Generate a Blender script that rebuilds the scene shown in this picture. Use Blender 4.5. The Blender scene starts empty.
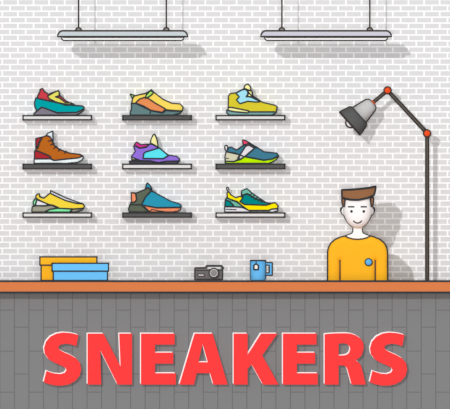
import bpy, bmesh, math
from mathutils import Vector
from mathutils.geometry import delaunay_2d_cdt

# The place is laid out at 180 units per metre; the brick wall stands at depth 0,
# the shop counter stands in front of it.  All lengths below are in these units.
S = 180.0
C = bpy.context.scene.collection

def P(x, y, d=0.0):
    """x across, y downwards from the ceiling side, d = distance out from the wall"""
    return Vector(((x - 225) / S, -d / S, 1 + (281 - y) / S))

def lin(c):
    c /= 255.0
    return c / 12.92 if c <= 0.04045 else ((c + 0.055) / 1.055) ** 2.4

MATS = {}
def mat(rgb, rough=0.9, spec=0.0):
    key = (rgb, rough, spec)
    if key in MATS: return MATS[key]
    m = bpy.data.materials.new('paint'); m.use_nodes = True
    b = m.node_tree.nodes['Principled BSDF']
    b.inputs['Base Color'].default_value = (*[lin(v) for v in rgb], 1)
    b.inputs['Roughness'].default_value = rough
    b.inputs['Specular IOR Level'].default_value = spec
    MATS[key] = m
    return m

INK = mat((56, 60, 64)); INKB = mat((62, 56, 52))

# ------------------------------------------------------------------ objects
def tag(o, label=None, cat=None, group=None, kind=None):
    if label: o['label'] = label
    if cat: o['category'] = cat
    if group: o['group'] = group
    if kind: o['kind'] = kind
    return o

def thing(name, loc, label, cat, group=None):
    o = bpy.data.objects.new(name, None); C.objects.link(o)
    o.location = loc; o.empty_display_size = 0.05
    return tag(o, label, cat, group)

def base_of(o):
    while o.parent: o = o.parent
    return o.location

class MB:
    """collects solids into one mesh, each with a material slot"""
    def __init__(s): s.bm = bmesh.new(); s.mats = []
    def slot(s, m):
        if m not in s.mats: s.mats.append(m)
        return s.mats.index(m)
    def box(s, x0, x1, y0, y1, d0, d1, m):
        k = s.slot(m)
        v = [s.bm.verts.new(P(x, y, d)) for x in (x0, x1) for y in (y0, y1) for d in (d0, d1)]
        for q in ((0,1,3,2),(4,6,7,5),(0,4,5,1),(2,3,7,6),(0,2,6,4),(1,5,7,3)):
            f = s.bm.faces.new([v[i] for i in q]); f.material_index = k
        return s
    def rimbox(s, x0, x1, y0, y1, d0, d1, m, ink=INK, w=1.2, e=0.15):
        """box whose twelve edges carry a dark trim"""
        s.box(x0+e, x1-e, y0+e, y1-e, d0+e, d1-e, m)
        for a in (y0, y1-w):
            for b in (d0, d1-w): s.box(x0, x1, a, a+w, b, b+w, ink)
        for a in (x0, x1-w):
            for b in (d0, d1-w): s.box(a, a+w, y0, y1, b, b+w, ink)
            for b in (y0, y1-w): s.box(a, a+w, b, b+w, d0, d1, ink)
        return s
    def tube(s, pts, r, m, closed=False, n=8):
        """pts: world vectors; r in units (number or list)"""
        k = s.slot(m); N = len(pts)
        if N < 2: return s
        rs = r if isinstance(r, (list, tuple)) else [r] * N
        rings = []; prev = None
        for i, p in enumerate(pts):
            a = pts[(i-1) % N] if (closed or i > 0) else p
            b = pts[(i+1) % N] if (closed or i < N-1) else p
            t = (b - a)
            t = t.normalized() if t.length > 1e-9 else Vector((1,0,0))
            ref = Vector((0,1,0)) if abs(t.y) < 0.9 else Vector((1,0,0))
            if prev is None: u = ref.cross(t).normalized()
            else:
                u = prev - t * prev.dot(t)
                u = u.normalized() if u.length > 1e-6 else ref.cross(t).normalized()
            prev = u; w = t.cross(u)
            rings.append([s.bm.verts.new(p + (u*math.cos(2*math.pi*j/n) + w*math.sin(2*math.pi*j/n)) * rs[i]/S) for j in range(n)])
        for i in range(N if closed else N-1):
            A = rings[i]; B = rings[(i+1) % N]
            # align closing ring
            off = 0
            if closed and i == N-1:
                off = min(range(n), key=lambda o: (B[o].co - A[0].co).length)
            for j in range(n):
                f = s.bm.faces.new((A[j], A[(j+1)%n], B[(j+1+off)%n], B[(j+off)%n])); f.material_index = k; f.smooth = True
        if not closed:
            for R in (rings[0], rings[-1]):
                f = s.bm.faces.new(R); f.material_index = k
        return s
    def lathe(s, o, ax, prof, m, n=40, caps=True):
        """prof: (t, r) along axis ax from o (world)"""
        k = s.slot(m); ax = ax.normalized()
        ref = Vector((0,1,0)) if abs(ax.y) < 0.9 else Vector((1,0,0))
        u = ref.cross(ax).normalized(); w = ax.cross(u)
        rings = [[s.bm.verts.new(o + ax*(t/S) + (u*math.cos(2*math.pi*j/n) + w*math.sin(2*math.pi*j/n))*(max(r,.02)/S)) for j in range(n)] for t, r in prof]
        for A, B in zip(rings, rings[1:]):
            for j in range(n):
                f = s.bm.faces.new((A[j], A[(j+1)%n], B[(j+1)%n], B[j])); f.material_index = k; f.smooth = True
        if caps:
            for R in (rings[0], rings[-1]):
                f = s.bm.faces.new(R); f.material_index = k
        return s
    def ball(s, x, y, d, rx, ry, rd, m, n=20):
        k = s.slot(m)
        r = bmesh.ops.create_uvsphere(s.bm, u_segments=n, v_segments=n//2+2, radius=1)
        c = P(x, y, d)
        for v in r['verts']:
            v.co = Vector((c.x + v.co.x*rx/S, c.y + v.co.y*rd/S, c.z + v.co.z*ry/S))
            for f in v.link_faces: f.material_index = k; f.smooth = True
        return s
    def solid(s, poly, h, m, d, grid=2.0, front=None, back=None):
        """solid whose outline is poly; h(x, y) gives its half thickness at each point"""
        k = s.slot(m)
        pts = dense(poly, grid)
        n0 = len(pts)
        inner = []
        xs = [p[0] for p in poly]; ys = [p[1] for p in poly]
        y = min(ys) + grid/2; row = 0
        while y < max(ys):
            x = min(xs) + (grid/2 if row % 2 else grid)
            while x < max(xs):
                if inside(x, y, poly) and dist(x, y, poly) > grid*0.45: inner.append((x, y))
                x += grid
            y += grid*0.87; row += 1
        # a ring close to the outline keeps the rounded edge crisp
        for i in range(n0):
            a = pts[i-1]; b = pts[i]; c = pts[(i+1) % n0]
            tx, ty = c[0]-a[0], c[1]-a[1]; L = math.hypot(tx, ty) or 1
            for sg in (1, -1):
                q = (b[0] - sg*ty/L*0.5, b[1] + sg*tx/L*0.5)
                if inside(q[0], q[1], poly) and dist(q[0], q[1], poly) > 0.4: inner.append(q)
        allp = pts + inner
        vs, es, fs, *_ = delaunay_2d_cdt([Vector(p) for p in allp], [(i, (i+1) % n0) for i in range(n0)], [], 1, 1e-4)
        F = []; B = []
        for v in vs:
            hh = h(v.x, v.y)
            hf = front(v.x, v.y) if front else hh
            hb = back(v.x, v.y) if back else hh
            F.append(s.bm.verts.new(P(v.x, v.y, d + hf))); B.append(s.bm.verts.new(P(v.x, v.y, d - hb)))
        cnt = {}
        for f in fs:
            a = s.bm.faces.new([F[i] for i in f]); b = s.bm.faces.new([B[i] for i in reversed(f)])
            a.material_index = b.material_index = k; a.smooth = b.smooth = True
            for i in range(len(f)):
                e = (f[i], f[(i+1) % len(f)]); cnt.setdefault(tuple(sorted(e)), []).append(e)
        for e, l in cnt.items():
            if len(l) == 1:
                i, j = l[0]
                q = s.bm.faces.new((F[j], F[i], B[i], B[j])); q.material_index = k
                for ed in q.edges: ed.smooth = False
        return s
    def build(s, name, parent=None, origin=None):
        bmesh.ops.recalc_face_normals(s.bm, faces=s.bm.faces)
        o0 = base_of(parent) if parent else (origin if origin is not None else Vector((0,0,0)))
        for v in s.bm.verts: v.co -= o0
        me = bpy.data.meshes.new(name); s.bm.to_mesh(me); s.bm.free()
        for m in s.mats: me.materials.append(m)
        o = bpy.data.objects.new(name, me); C.objects.link(o)
        if parent: o.parent = parent
        else: o.location = o0
        return o

def dense(poly, g):
    out = []
    n = len(poly)
    for i in range(n):
        a = poly[i]; b = poly[(i+1) % n]
        k = max(1, int(math.ceil(math.hypot(b[0]-a[0], b[1]-a[1]) / g)))
        for j in range(k): out.append((a[0]+(b[0]-a[0])*j/k, a[1]+(b[1]-a[1])*j/k))
    return out

def openline(poly, g):
    out = []
    for a, b in zip(poly, poly[1:]):
        k = max(1, int(math.ceil(math.hypot(b[0]-a[0], b[1]-a[1]) / g)))
        for j in range(k): out.append((a[0]+(b[0]-a[0])*j/k, a[1]+(b[1]-a[1])*j/k))
    out.append(poly[-1]); return out

def inside(x, y, poly):
    r = False; n = len(poly)
    for i in range(n):
        x0, y0 = poly[i]; x1, y1 = poly[(i+1) % n]
        if (y0 > y) != (y1 > y) and x < (x1-x0)*(y-y0)/(y1-y0) + x0: r = not r
    return r

def segd(x, y, a, b):
    dx, dy = b[0]-a[0], b[1]-a[1]; L = dx*dx+dy*dy
    t = 0 if L == 0 else max(0, min(1, ((x-a[0])*dx + (y-a[1])*dy)/L))
    return math.hypot(x-a[0]-t*dx, y-a[1]-t*dy)

def dist(x, y, poly, skip=None):
    n = len(poly); best = 1e9
    for i in range(n):
        a, b = poly[i], poly[(i+1) % n]
        if skip and skip(a, b): continue
        best = min(best, segd(x, y, a, b))
    return best

def rnd(d, R):                       # quarter-round profile
    q = 1 - min(max(d, 0), R)/R
    return math.sqrt(max(0, 1 - q*q))

def smooth(pts, closed=True, k=1):   # corner cutting
    for _ in range(k):
        out = []; n = len(pts)
        rng = range(n if closed else n-1)
        if not closed: out.append(pts[0])
        for i in rng:
            a, b = pts[i], pts[(i+1) % n]
            out.append((a[0]*.75+b[0]*.25, a[1]*.75+b[1]*.25)); out.append((a[0]*.25+b[0]*.75, a[1]*.25+b[1]*.75))
        if not closed: out.append(pts[-1])
        pts = out
    return pts

# ------------------------------------------------------------------ the room
def nodes_of(name):
    m = bpy.data.materials.new(name); m.use_nodes = True
    nt = m.node_tree; b = nt.nodes['Principled BSDF']
    b.inputs['Roughness'].default_value = 0.95; b.inputs['Specular IOR Level'].default_value = 0
    tc = nt.nodes.new('ShaderNodeTexCoord'); sp = nt.nodes.new('ShaderNodeSeparateXYZ')
    nt.links.new(tc.outputs['Object'], sp.inputs[0])
    def M(op, a, c=0.0, e=0.0):
        n = nt.nodes.new('ShaderNodeMath'); n.operation = op
        for i, v in enumerate((a, c, e)):
            if isinstance(v, (int, float)): n.inputs[i].default_value = v
            else: nt.links.new(v, n.inputs[i])
        return n.outputs[0]
    def mix(f, c0, c1):
        n = nt.nodes.new('ShaderNodeMix'); n.data_type = 'RGBA'
        nt.links.new(f, n.inputs[0])
        for i, c in ((6, c0), (7, c1)):
            if isinstance(c, tuple): n.inputs[i].default_value = (*[lin(v) for v in c], 1)
            else: nt.links.new(c, n.inputs[i])
        return n.outputs[2]
    px = M('MULTIPLY_ADD', sp.outputs['X'], S, 225); py = M('MULTIPLY_ADD', sp.outputs['Z'], -S, 281 + S)
    return m, nt, b, M, mix, px, py

def brick_material():
    m, nt, b, M, mix, px, py = nodes_of('white_brick')
    v = M('DIVIDE', M('SUBTRACT', py, 5.96), 5.924)
    row = M('FLOOR', v); fv = M('MULTIPLY', M('FRACT', v), 5.924)
    par = M('FLOORED_MODULO', row, 2)
    u = M('DIVIDE', M('ADD', M('SUBTRACT', px, 10.84), M('MULTIPLY', par, 7.81)), 15.622)
    fu = M('MULTIPLY', M('SUBTRACT', u, M('FLOOR', u)), 15.622)
    def ramp(x, a, c):               # soft edge of a brick
        n = nt.nodes.new('ShaderNodeMapRange'); nt.links.new(x, n.inputs[0])
        n.inputs[1].default_value = a; n.inputs[2].default_value = c; return n.outputs[0]
    iv = M('MULTIPLY', ramp(fv, -0.25, 0.25), ramp(fv, 4.75, 4.35))
    iu = M('MULTIPLY', ramp(fu, -0.25, 0.25), ramp(fu, 14.25, 13.85))
    nt.links.new(mix(M('MULTIPLY', iv, iu), (253, 253, 253), (220, 220, 221)), b.inputs['Base Color'])
    return m

def plank_material():
    m, nt, b, M, mix, px, py = nodes_of('grey_planks')
    u = M('DIVIDE', M('SUBTRACT', px, 13.9), 14.53)
    col = M('FLOOR', u); fu = M('MULTIPLY', M('SUBTRACT', u, col), 14.53)
    vert = M('LESS_THAN', fu, 0.95)
    odd = M('FLOORED_MODULO', col, 2)      # first full board right of the left edge counts as 0
    def joints(y0, per):
        q = M('DIVIDE', M('SUBTRACT', py, y0), per)
        return M('LESS_THAN', M('MULTIPLY', M('SUBTRACT', q, M('FLOOR', q)), per), 0.85)
    A = joints(326.8, 46.8); B = joints(309.7, 41.0)
    h = M('ADD', M('MULTIPLY', M('SUBTRACT', 1, odd), A), M('MULTIPLY', odd, B))
    nt.links.new(mix(M('MAXIMUM', vert, h), (131, 131, 131), (110, 110, 110)), b.inputs['Base Color'])
    return m

WHITE = mat((250, 250, 250))
b = MB(); b.box(-500, 950, -265, 461, -10, 0, brick_material()); tag(b.build('wall_back'), kind='structure')
b = MB(); b.box(-500, 950, 461, 470, -10, 900, mat((190, 194, 198))); tag(b.build('floor'), kind='structure')
b = MB(); b.box(-500, 950, -275, -265, -10, 130, WHITE); tag(b.build('ceiling'), kind='structure')

# ------------------------------------------------------------------ the counter
DP = 213.0          # front face of the planked panel
CT = 280.2          # top of the counter
ORANGE = (217, 125, 74)
b = MB(); b.box(-85, 535, CT+.4, 292.9, 115.4, 232.6, mat(ORANGE))
for y in (CT, 291.5):
    b.box(-85.3, 535.3, y, y+1.9, 231, 233, INK); b.box(-85.3, 535.3, y, y+1.9, 115, 117, INK)
    for x in (-85.3, 533.3): b.box(x, x+2, y, y+1.9, 117, 231, INK)
tag(b.build('countertop', None, P(225, 293.3, 175)), 'long orange board with dark edges lying on top of the shop counter', 'countertop')
t = thing('sales_counter', P(225, 461, 175), 'long grey planked shop counter standing on the floor below the orange board', 'counter')
b = MB(); b.box(-70, 520, 293.3, 461, DP-6, DP, plank_material()); b.build('front_panel', t)
for x in (-70, 514): b = MB(); b.box(x, x+6, 293.3, 461, 125, DP-6, mat((110, 110, 110))); b.build('side_panel', t)

# red letters fixed to the front panel
GL = {}
GL['S'] = [[(192,50),(172,44),(150,40),(115,37.5),(82,43),(52,58),(30,83),(20,115),(24,145),(42,170),(70,187),(100,200),(125,212),(133,225),(125,238),(105,245),(75,243),(50,236),(32,229),(18,286),(45,296),(80,303),(110,303),(145,297),(177,279),(198,254),(206,222),(200,190),(180,166),(150,149),(115,134),(95,121),(92,108),(103,98),(130,93),(155,97),(181,106)]]
GL['S'] = [[(40+x/5, 325+y/5) for x, y in GL['S'][0]]]
GL['N'] = [[(87.6,333.6),(103.4,333.6),(120.6,366.5),(119.2,333.6),(132,333.6),(132,384.6),(117.6,384.6),(100.2,350),(101.2,384.6),(87.6,384.6)]]
GL['E'] = [[(141,333.6),(174.6,333.6),(174.6,344.6),(155,344.6),(155,352.6),(173.2,352.6),(173.2,363.6),(155,363.6),(155,373.2),(175.8,373.2),(175.8,384.6),(141,384.6)]]
GL['A'] = [[(194.6,333.6),(212.6,333.6),(227.6,384.6),(213.4,384.6),(210,373.2),(196.6,373.2),(194,384.6),(179.4,384.6)],[(202.6,344),(198.4,362.2),(207.8,362.2)]]
GL['K'] = [[(233.6,333.6),(247.6,333.6),(247.6,354.8),(261,333.6),(277.4,333.6),(262.2,355.4),(278.6,384.6),(263,384.6),(251.6,364.4),(247.6,369),(247.6,384.6),(233.6,384.6)]]
GL['R'] = [[(48,46),(75,43.5),(100,42),(150,41),(178,43),(203,51),(226,66),(241,88),(244,115),(235,148),(222,164),(203,176),(217,185),(228,200),(237,226),(245,262),(254,298),(183,298),(173,262),(162,222),(155,208),(142,202),(118,202),(118,298),(48,298)],
           [(118,93),(145,91),(163,97),(173,108),(176,120),(172,136),(162,147),(145,152),(118,153)]]
GL['R'] = [[(315+x/5, 325+y/5) for x, y in l] for l in GL['R']]

def letter_part(name, loops, dx, dy, d0, d1, m, parent):
    cu = bpy.data.curves.new('outline', 'CURVE'); cu.dimensions = '2D'; cu.fill_mode = 'BOTH'
    cu.extrude = (d1-d0)/2/S
    for l in loops:
        sp = cu.splines.new('POLY'); sp.points.add(len(l)-1); sp.use_cyclic_u = True
        for p, (x, y) in zip(sp.points, l): p.co = ((x+dx)/S, -(y+dy)/S, 0, 1)
    tmp = bpy.data.objects.new('tmp', cu)
    me = bpy.data.meshes.new_from_object(tmp)
    o0 = base_of(parent); dm = (d0+d1)/2
    for v in me.vertices:
        x, y, z = v.co
        w = Vector((x - 225/S, -dm/S - z, y + 1 + 281/S)); v.co = w - o0
    bpy.data.objects.remove(tmp); bpy.data.curves.remove(cu)
    me.materials.clear(); me.materials.append(m); me.name = name
    o = bpy.data.objects.new(name, me); C.objects.link(o); o.parent = parent
    return o

RED = mat((255, 64, 64)); EDGE = mat((252, 252, 252))
word = [('S', 0, 'first letter S at the left end of the red shop sign, before the N'),
        ('N', 0, 'red letter N with its slanting middle stroke on the counter front'),
        ('E', 0, 'red letter E between the N and the A on the counter front'),
        ('A', 0, 'red letter A with a triangular hole on the counter front'),
        ('K', 0, 'red letter K after the A on the counter front'),
        ('E', 141.9, 'red letter E between the K and the R on the counter front'),
        ('R', 0, 'red letter R with a rounded bowl on the counter front'),
        ('S', 326, 'last letter S at the right end of the red shop sign, after the R')]
for ch, dx, lab in word:
    loops = [[(x+dx, y) for x, y in l] for l in GL[ch]]
    xs = [p[0] for p in loops[0]]
    t = thing('sign_letter', P((min(xs)+max(xs))/2, 384.6, DP), lab, 'letter', 'red letters of the shop sign')
    tag(letter_part('letter_face', loops, 0, 0, DP+4.2, DP+7.4, RED, t))
    tag(letter_part('highlight_backing', loops, -1.05, -1.05, DP, DP+4.2, EDGE, t), 'white backing offset up-left as a painted highlight edge')  # white plate shifted up-left stands in for a highlight along the letter edges

# ------------------------------------------------------------------ shelves
LG, DG = (223, 223, 223), (92, 92, 92)
cols = [(22.4, 92.0), (122.1, 191.9), (215.4, 285.4)]
rows = [(115.0, 120.4), (163.6, 169.3), (212.3, 217.8)]
shoe_names = [['teal and red low sneaker with a yellow tongue', 'yellow and orange sneaker with a green tongue', 'mustard yellow high sneaker with a light blue collar'],
              ['orange brown high top boot sneaker', 'purple sneaker with a cyan side panel', 'blue sneaker with a lime sole and white stripe'],
              ['yellow runner with mint sole patches', 'blue and olive sneaker with a peach sole', 'dark teal and yellow sneaker with laces']]
for r in range(3):
    for c in range(3):
        light = (r + c) % 2 == 0
        x0, x1 = cols[c]; y0, y1 = rows[r]
        b = MB(); b.rimbox(x0, x1, y0, y1, 0, 18, mat(LG if light else DG), mat((62, 62, 62)), 1.4)
        o = b.build('wall_shelf', None, P((x0+x1)/2, y1, 0))
        tag(o, ('light grey' if light else 'dark grey') + ' wall shelf under the ' + shoe_names[r][c], 'shelf', 'shelves on the brick wall')

# ------------------------------------------------------------------ sneakers
def sneaker(label, r, sc, ox, oy, sil, panels, laces=(), loops=(), seams=()):
    top = rows[r][0]
    def conv(l): return [(ox + x/sc, min(oy + y/sc, top - 0.55)) for x, y in l]
    sil = conv(sil); base = top - 0.55
    H = base - min(p[1] for p in sil)
    xs = [p[0] for p in sil]; xm = (min(xs)+max(xs))/2
    skip = lambda a, b: a[1] > base-1.2 and b[1] > base-1.2
    def h(x, y, lift=0):
        d = dist(x, y, sil, skip) if inside(x, y, sil) else 0
        q = min(1, max(0, (base - y)/max(H, 1)))
        return 8.0*(1 - 0.22*q)*(0.78 + 0.22*rnd(d, 3.5)) + lift
    D = 9.2
    t = thing('sneaker', P(xm, top, D), label, 'shoe', 'sneakers on the wall shelves')
    cy = sum(p[1] for p in sil)/len(sil); cx = sum(xs)/len(xs)
    core = [(cx+(x-cx)*.97, base - (base-y)*.97) for x, y in sil]
    b = MB(); b.solid(core, lambda x, y: h(x, y, -0.8), mat((60, 60, 62)), D, 2.2); b.build('lining', t)
    for nm, rgb, pl, lv, *lab in panels:
        pl = conv(pl); lift = 0.22*lv
        b = MB(); b.solid(pl, lambda x, y: h(x, y, lift), mat(rgb), D, 1.6)
        dn = dense(pl, 1.2)
        for sg in (1, -1):
            b.tube([P(x, y, D + sg*(h(x, y, lift) + .35)) for x, y in dn], 0.72, INK, True, 8)
        o = b.build(nm, t)
        if lab: o['label'] = lab[0]
    for l in laces:                  # each lace runs up one side, over the tongue and down the other
        l = openline(conv(l), 0.8)
        b = MB(); up = [P(x, y, D + (h(x, y) + .9)) for x, y in l]; dn = [P(x, y, D - (h(x, y) + .9)) for x, y in l]
        b.tube(up + dn[::-1], 0.55, INK, False, 6); b.build('lace', t)
    for l in seams:
        l = openline(conv(l), 0.8)
        for sg in (1, -1):
            b = MB(); b.tube([P(x, y, D + sg*(h(x, y) + .7)) for x, y in l], 0.5, INK, False, 6); b.build('seam', t)
    for l in loops:
        b = MB(); b.tube([P(x, y, D) for x, y in smooth(conv(l), False, 1)], 0.68, INK, False, 8); b.build('pull_loop', t)

s1, s2 = 450/95, 450/85
sneaker('teal low sneaker with red collar, yellow tongue and grey wedge sole', 0, s1, 15, 75,
    [(88,190),(100,170),(93,130),(100,110),(115,78),(121,68),(133,65),(145,83),(158,92),(182,82),(205,73),(213,100),(250,128),(280,142),(320,147),(328,152),(326,168),(300,187),(290,190)],
    [('sole', (126,122,134), [(88,190),(89,184),(104,170),(126,152),(160,164),(200,180),(290,177),(326,160),(325,168),(300,186),(290,190)], 0),
     ('upper', (0,160,165), [(99,109),(93,130),(94,150),(104,170),(126,152),(200,178),(290,177),(326,160),(327,152),(318,147),(280,144),(240,140),(160,123)], 1),
     ('collar', (200,64,74), [(104,110),(110,94),(118,78),(119,68),(131,64),(138,78),(158,92),(182,82),(205,75),(214,100),(245,125),(278,143),(240,138),(160,122)], 0),
     ('tongue', (228,220,100), [(154,100),(182,84),(205,73),(210,84),(208,99),(190,103),(212,110),(238,130),(268,133),(284,142),(240,143),(190,126),(163,113)], 2)])
sneaker('orange brown high top boot sneaker with dark red heel and white sole', 1, s1, 15, 125,
    [(91,188),(91,150),(94,123),(102,108),(99,65),(130,57),(147,50),(158,38),(178,29),(180,78),(184,95),(210,115),(260,134),(310,139),(323,152),(318,165),(295,177),(250,183),(200,188)],
    [('sole', (236,248,250), [(91,188),(91,161),(165,160),(185,168),(240,162),(300,156),(322,146),(323,156),(316,167),(295,177),(250,183),(200,188)], 0),
     ('upper', (184,101,32), [(128,58),(150,50),(166,55),(178,80),(185,97),(210,116),(260,134),(308,139),(319,146),(300,156),(240,161),(188,168),(168,160),(166,148),(130,132),(96,121),(104,108),(116,76)], 1),
     ('heel_counter', (172,42,52), [(93,123),(108,123),(135,135),(168,150),(170,160),(92,160)], 2),
     ('heel_collar', (172,42,52), [(99,65),(130,57),(117,80),(107,112),(99,110)], 2),
     ('tongue', (225,238,244), [(147,50),(158,38),(179,29),(180,80),(167,57)], 0)],
    laces=[[(156,76),(179,72)], [(166,94),(186,88)], [(182,113),(196,101)], [(205,125),(214,112)], [(233,136),(243,124)]])
sneaker('yellow runner with mint sole patches and grey green heel', 2, s1, 15, 178,
    [(80,165),(83,130),(88,105),(99,82),(113,74),(118,89),(137,95),(166,72),(168,60),(245,96),(300,116),(325,123),(329,133),(322,147),(290,161),(280,165)],
    [('heel_sole', (156,158,140), [(80,165),(82,135),(100,131),(150,131),(178,128),(210,142),(165,148),(140,162)], 1),
     ('sole', (130,240,170), [(140,162),(165,149),(205,143),(275,146),(262,162)], 0),
     ('toe_sole', (156,158,140), [(258,162),(275,147),(326,143),(318,150),(290,161)], 1),
     ('heel_counter', (130,240,170), [(87,128),(86,112),(96,98),(104,101),(96,130)], 1),
     ('side_panel', (235,235,240), [(103,102),(130,113),(158,124),(142,133),(95,130)], 0),
     ('tongue', (215,217,222), [(168,60),(185,68),(245,96),(300,116),(322,123),(290,121),(240,107),(190,84),(167,72)], 0),
     ('upper', (243,215,65), [(100,96),(99,84),(106,77),(114,74),(117,89),(137,96),(166,72),(190,84),(240,107),(290,120),(322,123),(329,133),(324,143),(270,147),(205,143),(170,127),(157,124),(125,110)], 2)])
sneaker('yellow and orange sneaker with green tongue and slate sole', 0, s2, 115, 75,
    [(80,215),(81,195),(88,150),(90,122),(80,100),(105,108),(160,97),(190,76),(206,92),(255,130),(300,150),(345,154),(360,170),(352,195),(325,208),(310,215)],
    [('sole', (98,128,130), [(80,215),(81,195),(88,180),(87,150),(110,150),(150,165),(190,188),(250,200),(265,187),(300,190),(356,190),(345,202),(325,208),(310,215)], 0),
     ('upper', (245,216,95), [(89,149),(92,128),(100,112),(130,104),(162,98),(186,84),(206,92),(255,130),(300,150),(345,154),(360,170),(356,190),(300,187),(272,184),(252,201),(190,188),(110,150)], 1),
     ('side_panel', (229,142,86), [(108,148),(130,127),(158,118),(176,124),(215,150),(268,180),(250,198),(190,187),(150,164)], 2),
     ('tongue', (172,235,100), [(160,124),(165,106),(192,77),(205,92),(190,108),(174,118)], 3),
     ('heel_tab', (172,235,100), [(80,100),(104,109),(91,122)], 2)],
    seams=[[(190,188),(184,206)]])
sneaker('purple sneaker with cyan side panel, magenta collar and tall pale tongue', 1, s2, 115, 125,
    [(77,206),(78,190),(88,182),(88,165),(108,140),(98,115),(107,98),(115,90),(135,104),(172,102),(188,96),(190,78),(200,56),(208,48),(220,70),(229,120),(282,160),(325,166),(341,178),(340,193),(330,206)],
    [('sole', (96,92,112), [(77,206),(76,192),(190,193),(230,199),(270,192),(341,191),(330,206)], 0),
     ('tongue', (245,240,165), [(188,100),(190,78),(200,56),(208,47),(218,66),(224,85),(228,118),(205,106)], 0),
     ('collar', (215,50,145), [(102,108),(107,98),(115,90),(135,104),(178,102),(166,118),(130,123)], 0),
     ('upper', (146,110,216), [(90,183),(88,165),(108,140),(98,114),(108,109),(132,122),(168,114),(190,97),(206,104),(228,119),(282,160),(325,166),(341,178),(340,190),(270,192),(230,199),(190,190),(130,188)], 1),
     ('side_panel', (92,226,240), [(148,177),(153,150),(162,143),(234,121),(283,162),(255,178)], 3),
     ('heel_patch', (245,240,165), [(88,170),(134,188),(90,190)], 2)])
sneaker('blue and olive mid sneaker with peach sole and heel patch', 2, s2, 115, 175,
    [(75,203),(72,180),(82,155),(88,140),(86,92),(112,95),(155,78),(165,60),(172,42),(188,58),(205,90),(290,137),(345,155),(350,165),(346,182),(330,193),(310,203)],
    [('sole', (245,146,104), [(138,158),(220,173),(349,171),(346,182),(330,193),(310,203),(180,203)], 0),
     ('heel_sole', (94,104,88), [(79,157),(140,158),(160,172),(182,194),(180,203),(75,203),(72,180)], 1),
     ('upper', (42,150,180), [(190,84),(205,90),(290,137),(345,155),(350,165),(347,172),(220,174),(140,158),(160,118)], 1),
     ('collar', (94,104,88), [(86,93),(112,96),(155,78),(175,65),(192,84),(160,118),(140,157),(80,157),(88,140)], 1),
     ('tongue', (42,150,180), [(161,72),(166,50),(172,42),(188,58),(196,84),(175,66)], 2),
     ('heel_patch', (245,146,104), [(86,93),(109,98),(114,128),(106,142),(88,145)], 2)],
    seams=[[(182,196),(195,181),(230,190),(260,193)]])
sneaker('mustard yellow high sneaker with light blue collar and pale tongue', 0, s2, 210, 75,
    [(98,215),(88,200),(88,185),(97,172),(98,112),(108,99),(138,95),(180,70),(186,55),(200,48),(214,62),(224,112),(280,146),(345,161),(355,168),(352,195),(340,208),(330,215)],
    [('sole', (122,165,165), [(98,215),(88,200),(89,186),(96,187),(130,194),(200,200),(203,195),(352,195),(345,205),(330,215)], 0),
     ('upper', (214,200,50), [(97,172),(98,112),(108,99),(138,95),(165,80),(190,75),(215,105),(280,146),(345,161),(355,168),(351,195),(203,195),(206,190),(112,171)], 1),
     ('midsole_stripe', (250,245,165), [(96,172),(112,171),(206,190),(200,200),(130,194),(96,187)], 2),
     ('ankle_panel', (160,225,242), [(137,97),(182,71),(200,88),(200,112),(225,120),(268,142),(240,143),(200,139),(158,152),(140,132),(155,115)], 2),
     ('tongue', (252,246,165), [(180,70),(186,55),(200,48),(214,62),(217,84),(200,78)], 3),
     ('lace_panel', (252,246,165), [(199,83),(221,83),(227,114),(190,115),(204,100)], 4)])
sneaker('blue sneaker with lime sole, white side stripe and pink tongue', 1, s2, 210, 125,
    [(80,206),(78,180),(86,142),(100,119),(114,117),(140,132),(178,104),(172,80),(182,80),(245,116),(285,142),(355,150),(364,163),(352,182),(325,198),(300,206)],
    [('sole', (186,240,0), [(80,206),(80,192),(125,193),(155,184),(182,166),(285,186),(330,180),(362,166),(352,182),(325,198),(300,206)], 0),
     ('upper', (62,122,146), [(88,142),(100,119),(114,117),(140,133),(180,106),(200,98),(245,116),(285,142),(355,150),(363,163),(330,180),(285,187),(182,168),(158,158)], 1),
     ('side_stripe', (226,222,230), [(188,113),(204,106),(236,122),(186,165),(156,185),(146,176),(164,150)], 3),
     ('heel_counter', (210,208,180), [(85,142),(135,149),(159,160),(152,180),(128,193),(82,192),(79,175)], 3),
     ('tongue', (242,70,112), [(172,80),(182,80),(212,96),(250,121),(212,108),(176,104)], 4)],
    seams=[[(84,176),(99,177)]],
    loops=[[(88,142),(79,128),(77,113),(86,106),(94,114),(93,132)]])
sneaker('dark teal and yellow sneaker with laces, heel loop and white sole', 2, s2, 210, 175,
    [(78,200),(77,165),(82,130),(90,112),(89,95),(97,87),(110,105),(135,121),(163,112),(168,84),(195,72),(225,98),(290,142),(345,147),(360,165),(358,190),(320,200)],
    [('sole', (232,232,238), [(78,200),(78,168),(165,169),(205,187),(312,187),(326,180),(358,177),(358,190),(320,200)], 0),
     ('upper', (255,235,0), [(92,120),(90,96),(97,87),(110,105),(135,121),(165,112),(172,125),(158,140),(182,156),(300,159),(325,150),(345,147),(360,162),(358,178),(325,181),(313,188),(205,188),(180,170),(140,142),(110,131)], 1),
     ('heel_counter', (0,136,136), [(81,131),(106,140),(128,168),(79,166)], 2),
     ('heel_stripe', (112,186,166), [(86,121),(145,141),(180,172),(130,168),(106,140),(83,132)], 3),
     ('toe_panel', (0,136,136), [(174,106),(197,98),(230,118),(290,145),(326,151),(295,160),(185,156),(159,140),(172,124)], 3),
     ('tongue', (112,186,166), [(166,104),(168,84),(195,72),(225,98),(290,142),(235,122),(197,100),(176,106)], 4)],
    laces=[[(205,110),(222,98)], [(220,122),(234,107)], [(236,132),(250,117)], [(252,140),(266,127)], [(268,146),(280,137)]], seams=[[(84,181),(140,183)]],
    loops=[[(98,90),(90,80),(87,68),(93,64),(99,68),(99,80)]])

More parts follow.
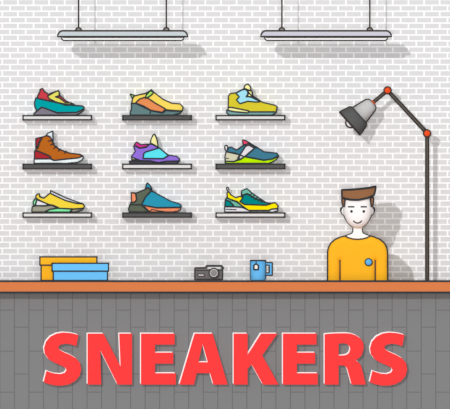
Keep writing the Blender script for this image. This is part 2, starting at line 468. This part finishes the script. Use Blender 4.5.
# ------------------------------------------------------------------ pendant lights
def pendant(x0, w, cab, hue, label):
    D = 57; x1 = x0+w
    t = thing('pendant_light', P(x0+w/2, -265, D), label, 'lamp', 'long pendant lights')
    prof = [(x0+.7,36.6),(x0+.9,34.6),(x0+2.2,32.4),(x0+4.2,31.0),(x0+6,30.8),(x1-6,30.8),(x1-4.2,31.0),(x1-2.2,32.4),(x1-.9,34.6),(x1-.7,36.6)]
    def bar(name, pl, m, hd, grid, lw=.8):
        b = MB(); b.solid(pl, lambda x, y: hd, m, D, grid)
        for sg in (1, -1): b.tube([P(x, y, D+sg*hd) for x, y in dense(pl, 2.5)], lw, INKB, True, 8)
        for x, y in (pl[0], pl[-1]): b.tube([P(x, y, D-hd), P(x, y, D+hd)], .75, INKB)
        return b.build(name, t)
    bar('housing', prof, mat(hue), 7, 4)
    bar('light_tube', [(x0+4.2,37.2),(x0+4.8,39.0),(x0+6.4,40.5),(x1-6.4,40.5),(x1-4.8,39.0),(x1-4.2,37.2)], mat((252, 252, 252)), 4, 3, .66)
    for cx in cab:
        b = MB(); b.tube([P(cx, -265, D), P(cx, 29, D)], 0.75, INKB); b.build('cable', t)
        b = MB()
        b.lathe(P(cx, 30.6, D), Vector((0,0,1)), [(0,2.9),(1,2.7),(2,2.0),(2.6,1.0),(2.8,0)], mat((150, 146, 142)), 24)
        b.tube([P(cx + 2.9*math.cos(a), 30.4 - 2.9*math.sin(a), D+2.2) for a in [i*math.pi/16 for i in range(17)]], .62, INKB)
        b.build('cable_mount', t)
pendant(57.0, 131.2, (78.6, 166.3), (198, 208, 212), 'long pendant light on two cables above the left and middle sneakers')
pendant(260.2, 131.8, (281.9, 369.8), (204, 203, 216), 'long pendant light on two cables above the desk lamp, at the right')

# ------------------------------------------------------------------ jointed lamp
D = 28
t = thing('floor_lamp', P(427.2, 461, D), 'tall jointed lamp with grey cone shade and orange joints beside the man', 'lamp')
POLE = mat((92, 86, 80)); JO = mat((240, 84, 40))
b = MB(); b.lathe(P(427.2, 461, D), Vector((0,0,1)), [(0,16),(3,16),(4.5,14),(5.5,3),(10,2.2)], INKB); b.build('base', t)
def rod(name, a, c, w):
    b = MB(); A = P(*a, D); B = P(*c, D)
    b.tube([A, B], w, INKB, n=16)
    # lighter centre strip set in the front and back of the rod
    dirv = (B-A).normalized(); side = dirv.cross(Vector((0,1,0))).normalized()
    for sg in (1, -1):
        k = b.slot(POLE); y = Vector((0, -sg*(w+.12)/S, 0)); q = side*(w*.38/S); y2 = Vector((0, -sg*(w*.5)/S, 0))
        v = [b.bm.verts.new(p) for p in (A+q+y, A-q+y, B-q+y, B+q+y, A+q+y2, A-q+y2, B-q+y2, B+q+y2)]
        for f in ((0,1,2,3),(4,7,6,5),(0,4,5,1),(2,6,7,3),(0,3,7,4),(1,5,6,2)): b.bm.faces.new([v[i] for i in f]).material_index = k
    return b.build(name, t)
rod('pole', (427.2, 452), (427.2, 133.4), 2.15)
rod('upper_arm', (427.2, 133.4), (387.6, 90.4), 2.1)
rod('lower_arm', (387.6, 90.4), (372.9, 102.6), 2.0)
for jx, jy in ((427.1, 133.4), (387.6, 90.4)):
    b = MB()
    b.lathe(P(jx, jy, D-4.2), Vector((0,-1,0)), [(0,0),(0,3.3),(.6,4.3),(8.0,4.3),(8.6,4.0),(8.6,0)], INKB, 28)
    b.lathe(P(jx, jy, D+4.0), Vector((0,-1,0)), [(0,0),(0,3.0),(1.0,2.9),(1.0,0)], JO, 24)
    b.build('joint', t)
ax = (P(372.2, 103.4, 0) - P(349.85, 123.45, 0)).normalized(); O = P(349.85, 123.45, D)
def ribs(b, prof, r=1.05):
    side = ax.cross(Vector((0,1,0))).normalized()
    for sg in (1, -1): b.tube([O + ax*(t_/S) + side*(sg*r_/S) for t_, r_ in prof], r, INKB)
def ring(b, t_, r_, r=1.0):
    side = ax.cross(Vector((0,1,0))).normalized(); y = Vector((0,1,0)); 
    b.tube([O + ax*(t_/S) + (side*math.cos(a) + y*math.sin(a))*(r_/S) for a in [i*2*math.pi/40 for i in range(40)]], r, INKB, True)
b = MB()
b.lathe(O, ax, [(1.2,13.6),(0,15.0),(0.4,15.2),(11,12.2),(12.6,10.2),(12.4,9.2),(10.8,10.8),(1.2,13.6)], mat((94,94,94)), 48, False)
ring(b, 0, 15); ribs(b, [(0,15.1),(10.6,12.4),(12.6,10.4)]); ring(b, 12.6, 9.9, .6); b.build('reflector', t)
b = MB()
b.lathe(O, ax, [(12.2,0.5),(12.4,9.6),(27.6,6.7),(29.6,5.6),(30.6,3.4),(30.8,0)], mat((198,198,198)), 48, False)
ribs(b, [(12.4,9.8),(27.6,6.9),(29.8,5.4),(30.6,3),(30.8,0)]); b.build('lamp_shade', t)
b = MB(); b.lathe(O + ax*(30.4/S), ax, [(0,2.6),(1.8,2.6),(2.2,1.8)], mat((200,84,44)), 20)
b.build('socket', t)
b = MB(); bc = O + ax*(1.0/S)
bx = 225 + bc.x*S; by = 281 - (bc.z-1)*S
b.ball(bx, by, D, 4.3, 4.3, 4.3, mat((250,250,250)), 24)
b.lathe(bc, ax, [(3.6,2.4),(11.5,2.4)], mat((200,200,200)), 16)
side = ax.cross(Vector((0,1,0))).normalized()
b.tube([bc + (side*math.cos(a) - ax*math.sin(a))*(4.5/S) for a in [i*2*math.pi/32 for i in range(32)]], 1.15, INKB, True)
b.build('bulb', t)

# ------------------------------------------------------------------ things on the counter
def carton(x0, x1, yl, yb, bx0, bx1, d0, d1, rgb, label):
    t = thing('shoe_box', P((x0+x1)/2, CT, (d0+d1)/2), label, 'box', 'shoe boxes on the counter')
    b = MB(); b.rimbox(bx0, bx1, yb-1.4, CT+1.0, d0+1, d1-1, mat(rgb), INK, 1.4)
    for v in b.bm.verts: v.co.z = max(v.co.z, P(0, CT).z)
    b.build("box_body", t)
    b = MB(); b.rimbox(x0, x1, yl, yb, d0, d1, mat(rgb), INK, 1.4); b.build('box_lid', t)
carton(39.2, 97.6, 256.2, 265.8, 40.4, 96.4, 140, 176, (253,187,42), 'yellow shoe box with lid, standing behind the blue one')
carton(51.4, 109.2, 262.6, 271.8, 52.6, 108.2, 181, 217, (108,196,252), 'blue shoe box with lid, at the front on the counter')

D = 198
t = thing('camera', P(208.6, CT, D), 'small dark grey compact camera with round lens on the counter', 'camera')
GY = mat((110,110,110)); DK = mat((68,68,68))
b = MB(); pl = [(194.8,CT-.8),(194.8,268.6),(195.6,267.8),(205.2,267.8),(206.4,266.0),(207.4,265.6),(221.6,265.6),(222.6,266.6),(222.6,CT-.8)]
b.solid(pl, lambda x, y: 5.5, GY, D, 2.5)
for sg in (1, -1): b.tube([P(x, y, D+sg*5.5) for x, y in dense(pl, 2)], .75, DK, True)
for x, y in pl: b.tube([P(x, y, D-5.5), P(x, y, D+5.5)], .75, DK)
b.tube([P(195, 270.4, D+5.5), P(222.4, 270.4, D+5.5)], .45, DK)
b.build('camera_body', t)
b = MB(); b.solid([(207.2,268.9),(208.2,267.1),(220.8,267.1),(220.8,268.9)], lambda x, y: .5, mat((215,215,215)), D+5.8, 2); b.build('viewfinder_window', t)
b = MB(); b.lathe(P(223.2, 268, D-1.5), Vector((0,-1,0)), [(0,1.1),(3,1.1)], DK, 16); b.build('shutter_dial', t)
b = MB()
b.lathe(P(213.8, 273, D+5.3), Vector((0,-1,0)), [(0,5.3),(4.5,5.2),(5,4.6),(5,4.0),(4.6,3.9)], DK, 36, False)
b.lathe(P(213.8, 273, D+5.3), Vector((0,-1,0)), [(4.55,4.2),(4.8,4.1),(4.8,3.2),(4.4,3.1)], mat((200,200,200)), 36, False)
b.lathe(P(213.8, 273, D+5.3), Vector((0,-1,0)), [(4.0,3.3),(4.5,3.2),(4.9,1.6),(5.0,0)], mat((140,140,140)), 36, False)
b.build('lens', t)
b = MB(); b.box(197.4, 204.7, 273.5, 276.7, D+5, D+6.1, DK); b.box(198.5, 203.7, 274.4, 275.8, D+6, D+6.4, mat((195,195,195))); b.build('flash', t)

D = 198
t = thing('mug', P(258, CT, D), 'light blue mug with a tea bag tag hanging down its side', 'mug')
MUG = mat((104,190,248)); MI = mat((64,64,64))
b = MB(); R = 7.6
b.lathe(P(258.1, CT, D), Vector((0,0,1)), [(0,0),(0,R-.4),(.5,R),(20.0,R),(20.0,R-1.1),(2,R-1.2),(2,0)], MUG, 48, False)
for hh in (19.7,):
    b.tube([P(258.1+(R-.2)*math.cos(a), CT-hh, D+(R-.2)*math.sin(a)) for a in [i*2*math.pi/40 for i in range(40)]], .8, MI, True)
for sg in (1, -1): b.tube([P(258.1+sg*(R-.1), CT-.6, D), P(258.1+sg*(R-.1), CT-19.7, D)], .8, MI)
b.build('cup', t)
b = MB()
hd = [(265.3,262.5),(272.3,262.5),(272.3,275.3),(265.3,275.3),(265.3,272.9),(269.2,272.9),(269.2,265.2),(265.3,265.2)]
b.solid(hd, lambda x, y: 1.8, MUG, D, 1.2)
for sg in (1, -1): b.tube([P(x, y, D+sg*1.8) for x, y in dense(hd, 1)], .72, MI, True)
b.build('handle', t)
b = MB()
def mugd(x): return math.sqrt(max(0, R*R-(x-258.1)**2))
b.tube([P(256.1, 260.2, D+mugd(256.1)+.1), P(256.1, 264.6, D+mugd(256.1)+.3)], .5, MI)
pl = [(253.9,265.6),(255.2,264.3),(257.0,264.3),(258.3,265.6),(258.3,269.6),(253.9,269.6)]
b.solid(pl, lambda x, y: .3, mat((245,245,245)), D+R+.2, 1)
b.tube([P(x, y, D+R+.4) for x, y in dense(pl, 1)], .85, MI, True)
tag(b.build('tea_bag_tag', t), 'white tag on a string')

# ------------------------------------------------------------------ the man behind the counter
D = 76
SKIN = mat((253,253,253)); BROWN = mat((149,105,72)); YEL = mat((254,188,42))
FACE = smooth([(357.6,187.5),(350,188.2),(344.6,192.5),(342.9,200),(343.2,211),(345,218),(348.2,223.6),(352.6,227.2),(357.6,228.4),
        (362.6,227.2),(367,223.6),(370.2,218),(372,211),(372.4,200),(370.6,192.5),(365.2,188.2)], True, 2)
def headh(x, y):
    d = dist(x, y, FACE) if inside(x, y, FACE) else 0
    return 7.5 + 8.5*rnd(d, 10)
raw = MB()
raw.solid(FACE, headh, SKIN, D, 1.6)
for ex in (343.3, 371.9): raw.ball(ex, 211.2, D, 2.1, 3.6, 3.0, SKIN)
raw.ball(357.6, 216.2, D+15.6, 1.2, 2.2, 1.0, SKIN)
raw.solid([(353.5,222),(353.5,231),(352.4,233.6),(349,235),(344.5,236.4),(340,240),(340,250),(375,250),(375,240),(371,236.4),(366.4,235),(362.9,233.6),(361.9,231),(361.9,222)], lambda x, y: 4.6, SKIN, D, 2)
raw.ball(357.6, 268, D, 17.5, 30, 10.5, SKIN, 28); raw.ball(357.6, 312, D, 16, 26, 10, SKIN, 28)
def limb(pts, rs):
    q = []; rr = []
    for i in range(len(pts)-1):
        for j in range(6):
            f = j/6; q.append(P(*pts[i]).lerp(P(*pts[i+1]), f)); rr.append(rs[i]+(rs[i+1]-rs[i])*f)
    q.append(P(*pts[-1])); rr.append(rs[-1])
    raw.tube(q, rr, SKIN, n=14)
    for p, r in ((pts[0], rs[0]), (pts[-1], rs[-1])): raw.ball(*p, r, r, r, SKIN, 14)
for sg in (-1, 1):
    X = lambda v: 357.6 + sg*v
    limb([(X(23), 248, D), (X(24.5), 285, D), (X(25), 322, D+3)], [5.2, 4.2, 2.9])           # arm
    raw.ball(X(25), 331, D+4, 2.3, 6.5, 4.6, SKIN, 16)                                       # palm
    for i, L in enumerate((10, 12, 11.2, 8.6)):                                              # fingers
        dd = D + 7.4 - i*2.35
        limb([(X(25), 334, dd), (X(24.6), 336+L*.5, dd+.2), (X(23.4), 336+L, dd+.3)], [1.25, 1.15, .95])
    limb([(X(24.6), 328, D+6.5), (X(23.6), 333, D+9.6), (X(22.8), 338, D+10.4)], [1.5, 1.3, 1.1])   # thumb
    limb([(X(8.5), 332, D), (X(9.5), 392, D+1), (X(10), 448, D-1)], [8.6, 6.0, 3.8])         # leg
    limb([(X(10), 454, D-2), (X(11), 457, D+14)], [3.6, 2.6])                                # foot
bmesh.ops.recalc_face_normals(raw.bm, faces=raw.bm.faces)
me = bpy.data.meshes.new('rough'); raw.bm.to_mesh(me); raw.bm.free()
tmp = bpy.data.objects.new('tmp', me); C.objects.link(tmp)
rm = tmp.modifiers.new('r', 'REMESH'); rm.mode = 'VOXEL'; rm.voxel_size = 0.0042; rm.use_smooth_shade = True
sm = tmp.modifiers.new('s', 'SMOOTH'); sm.factor = .5; sm.iterations = 3
dg = bpy.context.evaluated_depsgraph_get()
body = bpy.data.meshes.new_from_object(tmp.evaluated_get(dg))
bpy.data.objects.remove(tmp)
b = MB(); b.slot(SKIN); b.bm.from_mesh(body)
for f in b.bm.faces: f.material_index = 0; f.smooth = True
# drawn features: eyes, brows, mouth and the dark contour of head, ears and neck
def fd(x, y): return D + headh(x, y)
for ex in (351.6, 363.7): b.ball(ex, 211.4, fd(ex, 211.4)-.3, 1.45, 1.5, .9, INK, 16)
for l in ([(348.3,206.8),(354.3,206.8)], [(360.7,206.8),(366.6,206.8)]):
    b.tube([P(x, y, fd(x, y)+.1) for x, y in openline(l, .8)], .72, INK)
mo = smooth([(353.2,220.6),(355,222.4),(357.6,223.2),(360.2,222.4),(361.9,220.6)], False, 2)
b.tube([P(x, y, fd(x, y)) for x, y in mo], .68, INK)
cont = [(344.4,197),(343.4,203),(343.1,208)]
ear = [(343.1,208.2),(341.6,208),(340.7,209.4),(341.0,212.4),(342.6,214.4),(343.7,214.6)]
jaw = [(343.7,214.4),(345.2,218.6),(348.3,223.4),(352.6,227),(357.6,228.2)]
L_ = smooth([(x+.45, y-.2) for x, y in cont+ear+jaw], False, 1)
R_ = [(357.6*2-x, y) for x, y in L_]
b.tube([P(x, y, D) for x, y in L_ + R_[::-1][1:]], 1.25, INK)
for sg in (-1, 1):
    n_ = smooth([(357.6+sg*4.2,228),(357.6+sg*4.2,231.4),(357.6+sg*5.4,233.8),(357.6+sg*9,235.2),(357.6+sg*13,236.6)], False, 1)
    b.tube([P(x, y, D) for x, y in n_], 1.15, INK)
person = b.build('person', None, P(357.6, 461, D))
tag(person, 'smiling man with brown quiff and yellow sweater standing behind the counter', 'person')

# hair
hp = [(341.9,189.8),(350,189.6),(358,189.0),(366,188.2),(371,187.4),(375.6,186.3),(375.2,190.5),(373.9,195.2),(371.6,196.2),(367,198.2),(358,199.9),(350.5,199.7),(344.4,198.4),(342.1,197.6)]
def hh(x, y):
    return 11 + 7.2*rnd(min(x-341, 376-x), 14)*1.0
b = MB(); b.solid(hp, lambda x, y: hh(x, y), BROWN, D, 1.8)
for sg in (1, -1): b.tube([P(x, y, D+sg*hh(x, y)) for x, y in dense(hp, 1.5)], 1.08, INK, True)
for sg in (-1, 1):
    X = lambda v: 357.6+sg*v + (.3 if sg > 0 else 0)
    sb = [(X(15.6),197.2),(X(15.9),201),(X(14.6),206.6),(X(13.4),206.6),(X(12.4),199.4),(X(12.4),197.4)]
    b.solid(sb, lambda x, y: 13.6, BROWN, D, 1.5)
    for q in (13.6, 0, -13.6): b.tube([P(x, y, D+q) for x, y in dense(sb, 1.5)], .7, INK, True)
bk = smooth([(343.4,195),(343.4,210),(347,219),(357.6,222),(368.2,219),(371.8,210),(371.8,195)], True, 1)
b.solid(bk, None, BROWN, D, 2, front=lambda x, y: -4.0, back=lambda x, y: headh(x, y)*.95+2.0) if False else \
b.solid(bk, lambda x, y: 0, BROWN, D, 2, front=lambda x, y: -4.0, back=lambda x, y: 4.5 + 13.2*rnd(dist(x, y, bk), 9))
tag(b.build('hair', person), 'brown hair swept up at the right')

# sweater
def mir(l): return l + [(715.2-x, y) for x, y in l[::-1]]
neck = [(344.8,236.3),(348,238.0),(352.6,239.3),(357.6,239.7)]
left = [(344.8,236.3),(340.5,237.4),(335.2,239.8),(331,243.4),(328.8,247.6),(327.9,252),(327.8,300),(328.2,321),(338.4,321),(339.5,300),(339.7,260),(340.3,260),(340.4,300),(340.6,333)]
ring_ = left + [(715.2-x, y) for x, y in left[::-1]][:-1] + [(715.2-x, y) for x, y in neck[:-1]] + neck[::-1][:-1]
ded = []
for p in ring_:
    if not ded or math.hypot(p[0]-ded[-1][0], p[1]-ded[-1][1]) > .05: ded.append(p)
SH = ded
def shh(x, y):
    d = dist(x, y, SH) if inside(x, y, SH) else 0
    return 11.5 + 3.5*rnd(d, 6)
b = MB(); b.solid(SH, shh, YEL, D, 2.2)
for sg in (1, -1): b.tube([P(x, y, D+sg*shh(x, y)) for x, y in dense(SH, 1.6)], 1.08, INK, True)
sw = b.build('sweater', person)
b = MB(); fx, fy = 368.6, 262.2; f0 = D + shh(fx, fy)
b.lathe(P(fx, fy, f0-1.2), Vector((0,-1,0)), [(0,0),(0,4.2),(1.9,4.1),(2.2,3.6),(2.2,0)], INK, 32, False)
b.lathe(P(fx, fy, f0+.9), Vector((0,-1,0)), [(0,0),(0,3.1),(.5,3.0),(.6,0)], mat((104,190,248)), 32, False)
tag(b.build('badge', sw), 'round light blue badge')
# trousers and shoes, out of sight behind the counter
b = MB(); NAVY = mat((60,72,96))
tr = mir([(357.6,322),(339.6,322),(338.8,334),(340,392),(342,450),(353.4,450),(356.4,392),(357.2,344)][1:])
tr = [(357.6,322)] + tr[:7] + [(357.6,342)] + tr[7:]
b.solid(tr, lambda x, y: 5.2 + 6.2*rnd(dist(x, y, tr), 8)*(1 - .35*max(0, min(1, (y-340)/110))), NAVY, D, 3.2); b.build('trousers', person)
for sg in (-1, 1):
    b = MB(); cx = 357.6 + sg*10.5
    b.ball(cx, 455.5, D+5, 5.6, 5.4, 14, mat((235,235,235)), 24)
    b.build('shoe', person)

# ------------------------------------------------------------------ light and camera
w = bpy.data.worlds.new('daylight'); bpy.context.scene.world = w; w.use_nodes = True
w.node_tree.nodes['Background'].inputs[0].default_value = (1, 1, 1, 1)
w.node_tree.nodes['Background'].inputs[1].default_value = 0.37
sun = bpy.data.lights.new('sun', 'SUN'); sun.energy = 1.18; sun.angle = math.radians(0.6)
so = bpy.data.objects.new('sun', sun); C.objects.link(so)
so.rotation_euler = Vector((0.29, 1.0, -0.28)).to_track_quat('-Z', 'Y').to_euler(); so.location = (-2, -5, 4)

fill = bpy.data.lights.new('front_fill_sun', 'SUN'); fill.energy = 1.17; fill.angle = math.radians(8)  # added frontal fill that flattens the shading
fo = bpy.data.objects.new('front_fill_sun', fill); C.objects.link(fo)
fo.rotation_euler = Vector((0.0, 1.0, 0.0)).to_track_quat('-Z', 'Y').to_euler(); fo.location = (0, -6, 1.6)

cam = bpy.data.cameras.new('camera_view'); cam.type = 'ORTHO'; cam.ortho_scale = 450/S; cam.clip_end = 50
co = bpy.data.objects.new('camera_view', cam); C.objects.link(co)
co.location = (0, -6, 1 + (281-204.5)/S); co.rotation_euler = (math.pi/2, 0, 0)
sc = bpy.context.scene; sc.camera = co
sc.view_settings.view_transform = 'Standard'; sc.view_settings.look = 'None'
sc.view_settings.exposure = 0.0; sc.view_settings.gamma = 1.0; sc.view_settings.use_curve_mapping = False
